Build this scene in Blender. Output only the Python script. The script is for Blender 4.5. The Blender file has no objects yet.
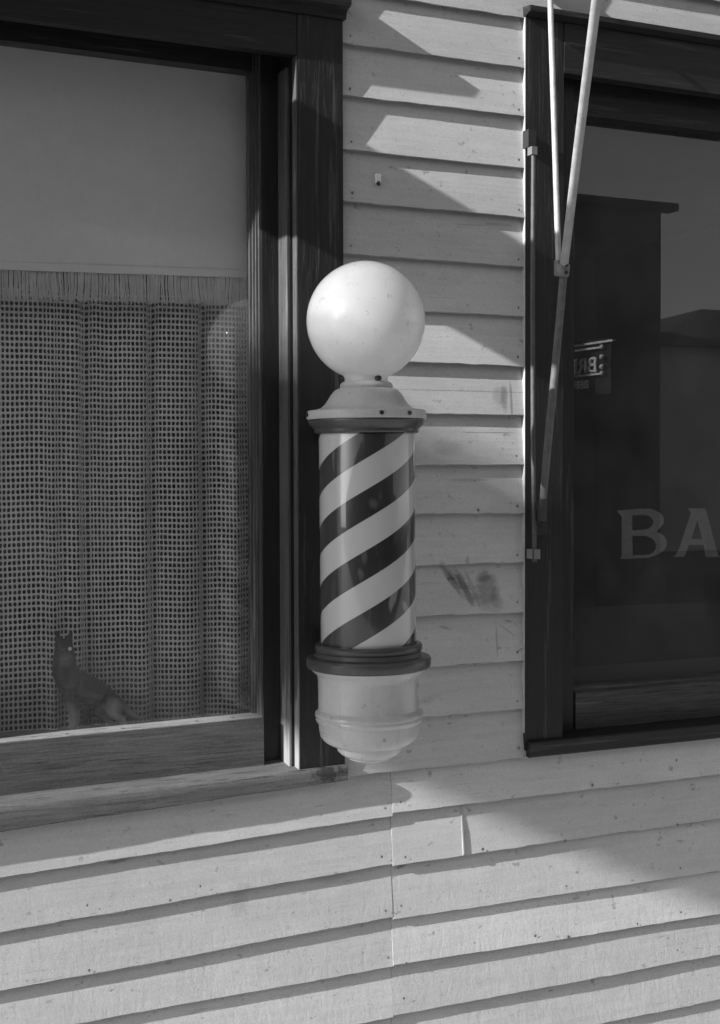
import bpy, bmesh, math, random
from mathutils import Vector, Matrix, noise
R = math.radians
rnd = random.Random(7)
sc = bpy.context.scene
COL = sc.collection

# ------------------------------------------------------------------ camera model
F = 1373.0
YAW, PITCH, ROLL = 0.427829, -0.0310567, 0.0025704
CX, CY = 364.0, 513.0
CAMN = 2.7296          # camera's distance from the wall face
CAMZ = 1.60            # eye height above the pavement
def cam_axes():
    f = Vector((math.sin(YAW)*math.cos(PITCH), math.cos(YAW)*math.cos(PITCH), math.sin(PITCH)))
    rt = Vector((math.cos(YAW), -math.sin(YAW), 0))
    dn = -rt.cross(f)
    return rt*math.cos(ROLL)+dn*math.sin(ROLL), -rt*math.sin(ROLL)+dn*math.cos(ROLL), f
RT, DN, FW = cam_axes()
def W(px, py, n=0.0):
    """point of the picture measured on the plane n metres in front of the wall face (wall face y = 0, street at -y)"""
    d = RT*((px-CX)/F) + DN*((py-CY)/F) + FW
    k = (CAMN-n)/d.y
    p = d*k
    return Vector((p.x, -n, p.z+CAMZ))
def X(px, py=465, n=0.0): return W(px, py, n).x
def Z(px, py, n=0.0): return W(px, py, n).z
def MIR(px, py, n, g=-0.1):
    """where the thing mirrored at a picture point stands, n metres out in the street (glass plane n=g)"""
    p = W(px, py, 2*g-n); p.y = -n
    return p

cam = bpy.data.cameras.new("camera"); co = bpy.data.objects.new("camera", cam); COL.objects.link(co)
m = Matrix((( RT.x, -DN.x, -FW.x), (RT.y, -DN.y, -FW.y), (RT.z, -DN.z, -FW.z))).to_4x4()
m.translation = Vector((0, -CAMN, CAMZ)); co.matrix_world = m
cam.sensor_fit = 'HORIZONTAL'; cam.sensor_width = 36; cam.lens = F/720*36
cam.shift_x = -4/720; cam.shift_y = 1/720
cam.clip_start = 0.05; cam.clip_end = 3000
sc.camera = co

# ------------------------------------------------------------------ light
L = Vector((-0.898, -0.121, 0.422)).normalized()     # towards the sun
w = bpy.data.worlds.new("World"); sc.world = w; w.use_nodes = True
nt = w.node_tree; nt.nodes.clear()
sky = nt.nodes.new('ShaderNodeTexSky'); sky.sky_type = 'NISHITA'; sky.sun_disc = False
sky.sun_elevation = math.asin(L.z); sky.sun_rotation = math.atan2(L.x, L.y)
sky.air_density = 1.0; sky.dust_density = 1.5
bw = nt.nodes.new('ShaderNodeRGBToBW')
bg = nt.nodes.new('ShaderNodeBackground'); bg.inputs['Strength'].default_value = 0.097
wo = nt.nodes.new('ShaderNodeOutputWorld')
nt.links.new(sky.outputs[0], bw.inputs[0]); nt.links.new(bw.outputs[0], bg.inputs[0]); nt.links.new(bg.outputs[0], wo.inputs[0])
sun = bpy.data.lights.new("sun", 'SUN'); sun.energy = 4.7; sun.angle = R(0.5); sun.color = (1, 1, 1)
so = bpy.data.objects.new("sun", sun); COL.objects.link(so)
so.rotation_euler = L.to_track_quat('Z', 'Y').to_euler(); so.location = (-20, -5, 15)
sc.view_settings.view_transform = 'Standard'; sc.view_settings.look = 'None'
sc.view_settings.exposure = 0.86; sc.view_settings.gamma = 1; sc.view_settings.use_curve_mapping = False
sc.render.engine = 'CYCLES'
sc.cycles.use_denoising = True
sc.cycles.max_bounces = 8; sc.cycles.transparent_max_bounces = 12
sc.cycles.caustics_reflective = False; sc.cycles.caustics_refractive = False

# ------------------------------------------------------------------ materials (a black-and-white world: every colour is a grey)
class NT:
    def __init__(s, name):
        s.m = bpy.data.materials.new(name); s.m.use_nodes = True
        s.t = s.m.node_tree; s.b = s.t.nodes['Principled BSDF']; s.o = s.t.nodes['Material Output']
        s.tc = s.n('ShaderNodeTexCoord').outputs['Object']
    def n(s, kind, **k):
        x = s.t.nodes.new(kind)
        for a, v in k.items(): setattr(x, a, v)
        return x
    def l(s, a, b): s.t.links.new(a, b)
    def put(s, sock, v):
        if isinstance(v, (int, float)):
            sock.default_value = v if sock.type == 'VALUE' else ((v, v, v, 1) if sock.type == 'RGBA' else (v, v, v))
        elif isinstance(v, tuple): sock.default_value = v
        else: s.l(v, sock)
    def math(s, op, a, b=0.0, c=None, clamp=False):
        x = s.n('ShaderNodeMath', operation=op, use_clamp=clamp)
        s.put(x.inputs[0], a); s.put(x.inputs[1], b)
        if c is not None: s.put(x.inputs[2], c)
        return x.outputs[0]
    def mapping(s, scale, loc=(0, 0, 0), rot=(0, 0, 0), vec=None):
        x = s.n('ShaderNodeMapping'); x.inputs['Scale'].default_value = scale
        x.inputs['Location'].default_value = loc; x.inputs['Rotation'].default_value = rot
        s.l(vec or s.tc, x.inputs['Vector']); return x.outputs[0]
    def noise(s, vec, scale, detail=6, rough=.6, dist=0.0):
        x = s.n('ShaderNodeTexNoise'); s.l(vec, x.inputs['Vector'])
        x.inputs['Scale'].default_value = scale; x.inputs['Detail'].default_value = detail
        x.inputs['Roughness'].default_value = rough; x.inputs['Distortion'].default_value = dist
        return x.outputs['Fac']
    def ramp(s, v, lo, hi, a=0.0, b=1.0, smooth=False):
        x = s.n('ShaderNodeMapRange', interpolation_type='SMOOTHSTEP' if smooth else 'LINEAR')
        s.put(x.inputs[0], v); x.inputs[1].default_value = lo; x.inputs[2].default_value = hi
        s.put(x.inputs[3], a); s.put(x.inputs[4], b); return x.outputs[0]
    def mix(s, f, a, b): # a + f*(b-a), scalars
        return s.math('ADD', s.math('MULTIPLY', a, s.math('SUBTRACT', 1.0, f)), s.math('MULTIPLY', b, f))
    def grey(s, v):
        x = s.n('ShaderNodeCombineColor'); 
        for i in range(3): s.put(x.inputs[i], v)
        s.l(x.outputs[0], s.b.inputs['Base Color'])
    def bump(s, h, strength, dist=0.002):
        x = s.n('ShaderNodeBump'); x.inputs['Strength'].default_value = strength; x.inputs['Distance'].default_value = dist
        s.l(h, x.inputs['Height']); s.l(x.outputs[0], s.b.inputs['Normal'])
    def rough(s, v): s.put(s.b.inputs['Roughness'], v)

def plain(name, v, rough=.6, var=.12, scale=9, coat=0.0, metal=0.0, bump=0.0, spec=.5, chips=None):
    t = NT(name)
    a = t.noise(t.tc, scale, 8, .65); b = t.noise(t.tc, scale*14, 3, .6)
    f = t.math('ADD', t.math('MULTIPLY', a, .65), t.math('MULTIPLY', b, .35))
    col = t.ramp(f, .3, .7, v*(1-var), v*(1+var))
    if chips:      # knocks, grime spots and rain streaks of its own
        k = t.math('MAXIMUM', t.ramp(t.noise(t.mapping((42, 42, 55)), 1.0, 5, .62, .3), .66, .70), t.math('MULTIPLY', t.ramp(t.noise(t.mapping((70, 70, 7), loc=(4, 2, 1)), 1.0, 6, .65), .56, .72), .35))
        col = t.mix(t.math('MULTIPLY', k, .7), col, chips)
    t.grey(col)
    t.rough(t.ramp(a, .3, .7, rough*.8, min(1, rough*1.2)))
    t.b.inputs['Metallic'].default_value = metal
    t.b.inputs['Specular IOR Level'].default_value = spec
    if coat: t.b.inputs['Coat Weight'].default_value = coat; t.b.inputs['Coat Roughness'].default_value = .08
    if bump: t.bump(f, bump, .002)
    return t.m

def wood(name, light, dark, axis='z', rough=.6, grain=1.0, bump=.5, worn=None, wornamt=.3, foot=None, rot=None):
    """painted or bare board: streaks along the grain, fine checks, patches worn to bare wood"""
    t = NT(name)
    st = {'x': (3.5, 40, 110), 'z': (95, 40, 3.0)}[axis]
    st2 = {'x': (16, 220, 520), 'z': (480, 220, 14)}[axis]
    a = t.noise(t.mapping(st), 1.0*grain, 7, .62, .4)
    b = t.noise(t.mapping(st2), 1.0, 4, .6, .2)
    c = t.math('ADD', t.math('MULTIPLY', t.noise(t.tc, 7, 7, .65), .6), t.math('MULTIPLY', t.noise(t.tc, 190, 3, .7), .4))
    cb = t.noise(t.tc, 7, 5, .55)
    fb = t.math('ADD', t.math('MULTIPLY', a, .55), t.math('ADD', t.math('MULTIPLY', b, .3), t.math('MULTIPLY', cb, .15)))
    f = t.math('ADD', t.math('MULTIPLY', a, .5), t.math('ADD', t.math('MULTIPLY', b, .25), t.math('MULTIPLY', c, .25)))
    base = t.ramp(f, .36, .64, dark, light)
    chk = t.math('MULTIPLY', t.ramp(t.noise(t.mapping(st2, loc=(3, 1, 2)), .62, 6, .72, .35), .385, .415, .40, 1.0),
                 t.ramp(t.noise(t.mapping({'x': (4, 55, 150), 'z': (130, 55, 4)}[axis], loc=(7, 3, 2)), 1.0, 5, .65, .5), .33, .37, .5, 1.0))
    spk = t.ramp(t.noise(t.tc, 330, 2, .6), .3, .7, .8, 1.15)
    base = t.math('MULTIPLY', base, t.math('MULTIPLY', chk, spk))
    if worn:
        mask = t.math('MULTIPLY', t.ramp(t.noise(t.mapping(st, loc=(9, 4, 7)), .55, 9, .72, .3), .56, .66), wornamt)
        base = t.mix(mask, base, worn)
    if rot:      # a rotten dark end
        sr = t.n('ShaderNodeSeparateXYZ'); t.l(t.tc, sr.inputs[0])
        d = t.math('ADD', t.math('ABSOLUTE', t.math('DIVIDE', t.math('SUBTRACT', sr.outputs['X'], rot[0]), rot[2])), t.math('ABSOLUTE', t.math('DIVIDE', t.math('SUBTRACT', sr.outputs['Z'], rot[1]), rot[3])))
        d = t.math('ADD', d, t.ramp(t.noise(t.tc, 55, 6, .7), .3, .7, -.6, .6))
        base = t.math('MULTIPLY', base, t.ramp(d, .5, 1.1, .25, 1.0))
    if foot:     # paler towards the sill: sunlight put into the colour
        sx = t.n('ShaderNodeSeparateXYZ'); t.l(t.tc, sx.inputs[0])
        h = t.math('ADD', sx.outputs['Z'], t.ramp(a, .35, .65, .10, -.10))
        base = t.mix(t.ramp(h, foot[0], foot[1], .9, 0.0, True), base, foot[2])
    t.grey(base); t.rough(t.ramp(f, .3, .7, rough*1.15, rough*.8))
    t.bump(t.math('MULTIPLY', fb, chk), bump, .002)
    return t.m

def clap_mat():
    t = NT("weathered white clapboard paint")
    at = t.n('ShaderNodeAttribute', attribute_name='tint'); tint = at.outputs['Fac']
    big = t.noise(t.tc, 2.2, 5, .6)
    mid = t.noise(t.mapping((9, 9, 22)), 1.0, 8, .68, .3)
    streak = t.noise(t.mapping((2.5, 30, 85)), 1.0, 6, .65, .2)
    fine = t.noise(t.tc, 260, 4, .75)
    f = t.math('ADD', t.math('MULTIPLY', big, .3), t.math('ADD', t.math('MULTIPLY', mid, .4), t.math('MULTIPLY', streak, .3)))
    base = t.ramp(f, .34, .66, .51, .67)
    base = t.math('MULTIPLY', base, t.ramp(tint, 0, 1, .90, 1.08))
    base = t.math('MULTIPLY', base, t.ramp(fine, .28, .72, .86, 1.10))
    # specks and little flaked spots
    sp = t.noise(t.mapping((38, 38, 55)), 1.0, 3, .55, .1)
    base = t.math('MULTIPLY', base, t.ramp(sp, .655, .74, 1.0, .60))
    sp2 = t.noise(t.mapping((150, 150, 190), loc=(2, 0, 5)), 1.0, 2, .5)
    base = t.math('MULTIPLY', base, t.ramp(sp2, .69, .74, 1.0, .6))
    # scuffs: thin lines in patches
    scr = t.noise(t.mapping((9, 9, 120), rot=(0, .12, 0)), 1.0, 4, .7, 1.2)
    pat = t.ramp(t.noise(t.tc, 4.0, 3, .5), .5, .62)
    base = t.math('MULTIPLY', base, t.mix(pat, 1.0, t.ramp(scr, .60, .68, 1.0, .72)))
    # the hand-shaped smear beside the pole: fingers rising to the left and a palm mark to the right
    sx = t.n('ShaderNodeSeparateXYZ'); t.l(t.tc, sx.inputs[0])
    px_, pz_ = sx.outputs['X'], sx.outputs['Z']
    def blob(cx, cz, rx, rz, ang, amt):
        dx = t.math('SUBTRACT', px_, cx); dz = t.math('SUBTRACT', pz_, cz)
        ca, sa = math.cos(ang), math.sin(ang)
        u = t.math('DIVIDE', t.math('ADD', t.math('MULTIPLY', dx, ca), t.math('MULTIPLY', dz, sa)), rx)
        v = t.math('DIVIDE', t.math('SUBTRACT', t.math('MULTIPLY', dz, ca), t.math('MULTIPLY', dx, sa)), rz)
        d = t.math('SQRT', t.math('ADD', t.math('MULTIPLY', u, u), t.math('MULTIPLY', v, v)))
        d = t.math('ADD', d, t.ramp(mid, .3, .7, -.35, .35))
        return t.ramp(d, .45, 1.15, 1-amt, 1.0, True)
    for (x_, y_, rx, rz, an, am) in ((470, 391, .30, .0011, 0, .4), (505, 397, .012, .035, 0, .4), (512, 401, .004, .05, 0, .4), (446, 447, .05, .02, 0, .16), (490, 432.5, .09, .0012, 0, .5), (120, 862, .03, .006, .1, .4), (403, 868, .02, .006, .2, .5), (330, 880, .05, .012, 0, .16), (240, 900, .02, .04, 0, .14), (470, 480, .06, .004, 0, .2), (452, 579, .050, .009, -.95, .5), (458, 580, .045, .010, -.8, .4), (466, 588, .055, .010, -1.1, .5), (474, 590, .05, .007, -1.2, .3),
                                     (489, 591, .034, .05, 0, .42), (486, 576, .018, .016, 0, .35), (497, 600, .02, .03, 0, .3), (468, 560, .006, .012, 0, .3),
                                     (446, 628, .02, .004, -.3, .3), (498, 640, .003, .05, 0, .3), (508, 630, .03, .0025, -.6, .3), (500, 397, .02, .03, 0, .25), (430, 700, .03, .01, .2, .15)):
        p = W(x_, y_)
        base = t.math('MULTIPLY', base, blob(p.x, p.z, rx, rz, an, am))
    t.grey(base); t.rough(t.ramp(f, .3, .7, .75, .5))
    # paint gets rougher and crazed towards the pavement
    crz = t.noise(t.mapping((40, 40, 16)), 1.0, 7, .72, .6)
    low = t.ramp(pz_, .3, .95, 1.0, .15)
    h = t.math('ADD', t.math('MULTIPLY', streak, .5), t.math('ADD', t.math('MULTIPLY', fine, .12), t.math('MULTIPLY', t.math('MULTIPLY', crz, low), 1.15)))
    t.bump(h, .55, .0022)
    return t.m

def stripe_mat(period, lead, z0, duty):
    t = NT("striped pole paper under glass")
    sx = t.n('ShaderNodeSeparateXYZ'); t.l(t.tc, sx.inputs[0])
    ang = t.math('ARCTAN2', sx.outputs['Y'], sx.outputs['X'])
    ph = t.math('DIVIDE', t.math('SUBTRACT', t.math('SUBTRACT', sx.outputs['Z'], z0), t.math('MULTIPLY', ang, lead/(2*math.pi))), period)
    ph = t.math('FRACT', ph)
    e = .012
    m_ = t.math('MULTIPLY', t.ramp(ph, 0, e), t.ramp(ph, duty, duty+e, 1.0, 0.0))
    grime = t.noise(t.mapping((6, 6, 2.5)), 1.0, 6, .6)
    white = t.ramp(grime, .3, .7, .50, .58)
    dark = t.ramp(t.noise(t.mapping((25, 25, 4)), 1.0, 7, .7), .35, .72, .022, .045)
    # scrapes where the dark paint has worn pale
    scr = t.noise(t.mapping((20, 20, 6), loc=(1.7, .3, .2)), 1.0, 6, .72, .5)
    dark = t.mix(t.math('MULTIPLY', t.ramp(scr, .63, .70), .28), dark, .35)
    def wear(a0, zz, ra, rz, sl, amt):
        da = t.math('SUBTRACT', ang, a0); dz = t.math('SUBTRACT', sx.outputs['Z'], zz)
        da = t.math('ADD', da, t.math('MULTIPLY', dz, sl))
        u = t.math('DIVIDE', da, ra); v = t.math('DIVIDE', dz, rz)
        d = t.math('SQRT', t.math('ADD', t.math('MULTIPLY', u, u), t.math('MULTIPLY', v, v)))
        d = t.math('ADD', d, t.ramp(scr, .35, .65, -.5, .5))
        return t.ramp(d, .5, 1.1, amt, 0.0, True)
    for a in WEAR: dark = t.mix(wear(*a), dark, .28)
    t.grey(t.mix(m_, white, dark))
    t.rough(.32); t.b.inputs['Coat Weight'].default_value = 1; t.b.inputs['Coat Roughness'].default_value = .03
    return t.m

def glass_mat(name="window glass"):
    t = NT(name); t.t.nodes.remove(t.b)
    fr = t.n('ShaderNodeFresnel'); fr.inputs['IOR'].default_value = 1.5
    ge = t.n('ShaderNodeNewGeometry')                 # the front skin of the pane carries the reflection of both faces
    fac = t.math('MULTIPLY', t.math('MULTIPLY', fr.outputs[0], 1.9, clamp=True), t.math('SUBTRACT', 1.0, ge.outputs['Backfacing']))
    tr = t.n('ShaderNodeBsdfTransparent'); tr.inputs[0].default_value = (.97, .97, .97, 1)
    gl = t.n('ShaderNodeBsdfGlossy'); gl.inputs['Roughness'].default_value = .0; gl.inputs[0].default_value = (1, 1, 1, 1)
    bp = t.n('ShaderNodeBump'); bp.inputs['Strength'].default_value = .006; bp.inputs['Distance'].default_value = .002
    t.l(t.noise(t.tc, 3.5, 2, .4), bp.inputs['Height']); t.l(bp.outputs[0], gl.inputs['Normal'])
    mx = t.n('ShaderNodeMixShader'); t.l(fac, mx.inputs[0]); t.l(tr.outputs[0], mx.inputs[1]); t.l(gl.outputs[0], mx.inputs[2])
    df = t.n('ShaderNodeBsdfDiffuse'); df.inputs[0].default_value = (.5, .5, .5, 1)      # a dusty film, added to lift the blacks like veiling flare
    mx2 = t.n('ShaderNodeMixShader'); t.l(t.ramp(t.noise(t.tc, 6, 8, .7), .35, .75, .03, .075), mx2.inputs[0])
    t.l(mx.outputs[0], mx2.inputs[1]); t.l(df.outputs[0], mx2.inputs[2])
    t.l(mx2.outputs[0], t.o.inputs[0])
    return t.m

def opal_mat():
    """blown opal glass: a thin shell that reflects, lets light through and glows a little from inside"""
    t = NT("white opal glass"); t.t.nodes.remove(t.b)
    a = t.noise(t.tc, 9, 8, .68); b = t.noise(t.mapping((95, 95, 95)), 1.0, 3, .6); c = t.noise(t.mapping((34, 34, 34), loc=(3, 3, 8)), 1.0, 4, .6)
    v = t.math('MULTIPLY', t.ramp(a, .3, .7, .66, .76), t.math('MULTIPLY', t.ramp(b, .64, .72, 1.0, .74), t.ramp(c, .62, .74, 1.0, .80)))
    cc = t.n('ShaderNodeCombineColor')
    for i in range(3): t.l(v, cc.inputs[i])
    df = t.n('ShaderNodeBsdfDiffuse'); tr = t.n('ShaderNodeBsdfTranslucent'); gl = t.n('ShaderNodeBsdfGlossy')
    t.l(cc.outputs[0], df.inputs[0]); t.l(cc.outputs[0], tr.inputs[0]); gl.inputs['Roughness'].default_value = .06
    m1 = t.n('ShaderNodeMixShader'); m1.inputs[0].default_value = .62
    t.l(df.outputs[0], m1.inputs[1]); t.l(tr.outputs[0], m1.inputs[2])
    fr = t.n('ShaderNodeFresnel'); fr.inputs['IOR'].default_value = 1.45; ge = t.n('ShaderNodeNewGeometry')
    m2 = t.n('ShaderNodeMixShader'); t.l(t.math('MULTIPLY', fr.outputs[0], t.math('SUBTRACT', 1.0, ge.outputs['Backfacing'])), m2.inputs[0])
    t.l(m1.outputs[0], m2.inputs[1]); t.l(gl.outputs[0], m2.inputs[2]); t.l(m2.outputs[0], t.o.inputs[0])
    return t.m

M = {}
M['clap'] = clap_mat()
M['butt'] = plain("underside of the boards darkened as shade", .06, .9, .3, 30)  # painted dark to draw the shade line below each board
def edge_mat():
    t = NT("board edge with painted contact shade")  # patchy darkening along the edge stands in for contact shadow
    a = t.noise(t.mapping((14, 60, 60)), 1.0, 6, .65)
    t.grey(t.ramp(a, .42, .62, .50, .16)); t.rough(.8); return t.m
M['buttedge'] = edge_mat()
M['paintz'] = wood("dark green-black trim paint", .017, .005, 'z', .5, 1, .5, worn=.13, wornamt=.5)
M['paintx'] = wood("dark trim paint on rails", .018, .005, 'x', .5, 1, .5, worn=.12, wornamt=.5)
M['stop'] = wood("faded moulding paint lightened as sunlit", .11, .035, 'z', .6, 1, .6, worn=.26, wornamt=.8, foot=(.99, 1.12, .30))  # sun-facing sides and foot coloured paler to read as sunlit
M['bare'] = wood("weathered rail wood", .15, .06, 'x', .75, 1.4, .9, worn=.03, wornamt=.6)
_q = W(331, 774, .017)
M['sill'] = wood("weathered bare sill wood", .165, .075, 'x', .75, 1.2, .9, worn=.05, wornamt=.6, rot=(_q.x, _q.z, .055, .03))
M['edge'] = plain("white edge paint", .42, .6, .15, 30)
M['nail'] = plain("rusted nail head", .16, .7, .4, 60)
M['glass'] = glass_mat()
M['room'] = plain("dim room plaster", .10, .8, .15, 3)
M['opal'] = opal_mat()
M['enamel'] = plain("off-white enamel", .52, .3, .10, 10, coat=.6, chips=.20)
M['capmetal'] = plain("dull painted cast cap", .52, .5, .14, 18, coat=.2, chips=.2)
M['band'] = plain("dark enamelled band", .055, .38, .3, 20, coat=.4, chips=.14)
M['iron'] = plain("black iron", .025, .5, .3, 20)
M['rod'] = plain("galvanised awning rod", .42, .5, .3, 40, metal=.15)
M['rodworn'] = plain("rust-stained awning rod", .20, .55, .45, 55, metal=.1)
M['shade'] = None
M['letter'] = plain("faded gilt lettering", .11, .6, .45, 14, chips=.03)

def shade_mat():
    t = NT("roller shade cloth")
    a = t.noise(t.tc, 2.2, 4, .5); wv = t.noise(t.mapping((400, 50, 25)), 1.0, 2, .5); wh = t.noise(t.mapping((25, 50, 420)), 1.0, 2, .5)
    f = t.math('ADD', t.math('MULTIPLY', wv, .5), t.math('MULTIPLY', wh, .5))
    t.grey(t.math('MULTIPLY', t.ramp(a, .3, .7, .74, .80), t.ramp(f, .35, .65, .96, 1.04))); t.rough(.9)
    t.bump(f, .15, .001); return t.m
M['shade'] = shade_mat()
M['fringe'] = plain("cotton fringe", .62, .9, .2, 30)
M['lace'] = plain("ecru lace thread", .66, .9, .15, 12)

# ------------------------------------------------------------------ object helpers
def tag(o, label=None, cat=None, group=None, kind=None):
    if label: o['label'] = label
    if cat: o['category'] = cat
    if group: o['group'] = group
    if kind: o['kind'] = kind
    return o
def empty(name, loc, label, cat, group=None):
    o = bpy.data.objects.new(name, None); COL.objects.link(o); o.location = loc; o.empty_display_size = .1
    return tag(o, label, cat, group)
def root_of(p):
    while p.parent: p = p.parent
    return p
def link(name, bm, mats, parent=None, smooth=False, loc=None, label=None, bevel=0.0):
    """one mesh object from a bmesh in world coordinates"""
    if bevel: 
        bmesh.ops.bevel(bm, geom=[e for e in bm.edges if len(e.link_faces) == 2 and e.calc_face_angle(0) > .5], offset=bevel, segments=2, affect='EDGES', profile=.6, clamp_overlap=True)
    off = root_of(parent).location if parent else Vector(loc or (0, 0, 0))
    bmesh.ops.translate(bm, verts=bm.verts, vec=-Vector(off))
    bmesh.ops.recalc_face_normals(bm, faces=bm.faces)
    me = bpy.data.meshes.new(name); bm.to_mesh(me); bm.free()
    for mt in (mats if isinstance(mats, (list, tuple)) else [mats]): me.materials.append(mt)
    if smooth:
        for p in me.polygons: p.use_smooth = True
        if smooth is not True: me.set_sharp_from_angle(angle=R(smooth))
    o = bpy.data.objects.new(name, me); COL.objects.link(o)
    if parent: o.parent = parent
    else: o.location = off
    if label: o['label'] = label
    return o
def box(bm, x0, x1, n0, n1, z0, z1, tilt=0.0, xr=0.0, mi=0):
    vs = []
    for x in (x0, x1):
        for n in (n0, n1):
            for z in (z0, z1): vs.append(bm.verts.new((x, -n, z+tilt*(x-xr))))
    for f in ((0,1,3,2),(4,6,7,5),(0,4,5,1),(2,3,7,6),(0,2,6,4),(1,5,7,3)):
        bm.faces.new([vs[i] for i in f]).material_index = mi
def prism(bm, pts, x0, x1, tilt=0.0, xr=0.0):
    """profile of (n, z) points run along x"""
    a = [bm.verts.new((x0, -n, z+tilt*(x0-xr))) for n, z in pts]; b = [bm.verts.new((x1, -n, z+tilt*(x1-xr))) for n, z in pts]
    k = len(pts)
    for i in range(k): bm.faces.new((a[i], a[(i+1) % k], b[(i+1) % k], b[i]))
    bm.faces.new(a[::-1]); bm.faces.new(b)
def tube(bm, pts, rads, seg=12, cap=True):
    pts = [Vector(p) for p in pts]; rings = []
    if isinstance(rads, (int, float)): rads = [rads]*len(pts)
    for i, p in enumerate(pts):
        d = (pts[min(i+1, len(pts)-1)]-pts[max(i-1, 0)]).normalized()
        u = d.cross(Vector((0, 1, 0)));  u = u.normalized() if u.length > .01 else Vector((1, 0, 0)); v = d.cross(u)
        rings.append([bm.verts.new(p+(u*math.cos(2*math.pi*k/seg)+v*math.sin(2*math.pi*k/seg))*rads[i]) for k in range(seg)])
    for a, b in zip(rings, rings[1:]):
        for k in range(seg): bm.faces.new((a[k], a[(k+1) % seg], b[(k+1) % seg], b[k]))
    if cap: bm.faces.new(rings[0][::-1]); bm.faces.new(rings[-1])
def lathe(bm, prof, cx, cy, seg=72):
    rings = []
    for r, z in prof:
        if r < 1e-5: rings.append([bm.verts.new((cx, cy, z))])
        else: rings.append([bm.verts.new((cx+r*math.cos(2*math.pi*k/seg), cy+r*math.sin(2*math.pi*k/seg), z)) for k in range(seg)])
    for a, b in zip(rings, rings[1:]):
        for k in range(seg):
            k2 = (k+1) % seg
            if len(a) == 1 and len(b) == 1: continue
            if len(a) == 1: bm.faces.new((a[0], b[k2], b[k]))
            elif len(b) == 1: bm.faces.new((a[k], a[k2], b[0]))
            else: bm.faces.new((a[k], a[k2], b[k2], b[k]))
NB = bmesh.new

# ------------------------------------------------------------------ the setting on the street side
g = NB()
box(g, -400, 400, -400, 400, -.9, -.30)
o = link("ground", g, plain("bare earth", .08, .9, .2, .6, spec=.0)); tag(o, kind='structure')
g = NB(); box(g, -60, 60, 0.03, 3.1, -.31, 0.0); o = link("sidewalk", g, plain("concrete pavement", .40, .85, .15, 2.5, bump=.2)); tag(o, kind='structure')
g = NB(); box(g, -60, 60, 3.1, 3.26, -.31, .003); o = link("kerb", g, plain("kerb stone", .16, .85, .15, 4, spec=.0, bump=.2)); tag(o, kind='structure')
g = NB(); box(g, -60, 60, 3.26, 11.6, -.31, -.13); o = link("road", g, plain("worn asphalt", .035, .9, .2, 1.5, spec=.0, bump=.2)); tag(o, kind='structure')
g = NB(); box(g, -60, 60, 11.6, 13.95, -.31, 0.0); o = link("opposite_sidewalk", g, plain("far pavement", .04, .85, .15, 2.5, spec=.0)); tag(o, kind='structure')

# ------------------------------------------------------------------ the barber shop's own wall
shop = empty("barber_shop", (0, 0, 0), "white clapboard shop front with two dark framed windows behind the barber pole", "shop building")

# butt lines of the clapboards, measured: number -> (x, z) points
LN = {}
def seg2(k, x0, y0, x1, y1): a, b = W(x0, y0), W(x1, y1); LN.setdefault(k, []).extend([(a.x, a.z), (b.x, b.z)])
for k, s in enumerate([(344,43.5,524,68.3),(344,95.1,524,117),(344,149.4,523.6,168.3),(344,201.5,523,217.9),(344,254,523,267),(423.5,311.6,523,316.3),(409.4,362.5,522.5,366.8),(427,414.2,522.5,415.6),(416.5,465.3,522,465),(416,514.8,521.7,513.7),(416,565.6,521.7,562.6),(416,616.6,522,612.5),(430.8,666.7,522,661.5),(423.5,717.5,522,709.3),(350,776.5,527.5,757.5)], 1):
    seg2(k, *s)
LEFT = {16: (36,873,392,816), 17: (36,926.6,392,864.5), 18: (36,985,392,917.6), 19: (36,1032,392,967), 20: (36,1085,392,1018)}
RIGHT = {16: (394,813.5,694,777.5), 17: (394,866,694,822.5), 18: (394,920,694,875), 19: (394,966,694,918.5), 20: (394,1016,694,960)}
XJ = X(393, 870)
def lin(p, q, x):
    t = (x-p[0])/(q[0]-p[0]); return p[1]+(q[1]-p[1])*t
def butt(k, x):
    lo, hi = X(-120), X(800)
    xc = min(max(x, lo), hi)
    if k < 1: return butt(1, x)+.1135*(1-k)
    if k > 20: return butt(20, x)-.1135*(k-20)
    if k <= 15:
        p, q = LN[k]; return lin(p, q, min(max(x, p[0]-.2), q[0]+.2))
    d = LEFT if x < XJ else RIGHT
    a = d[k]; p, q = W(a[0], a[1]), W(a[2], a[3]); return lin((p.x, p.z), (q.x, q.z), xc)

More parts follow.
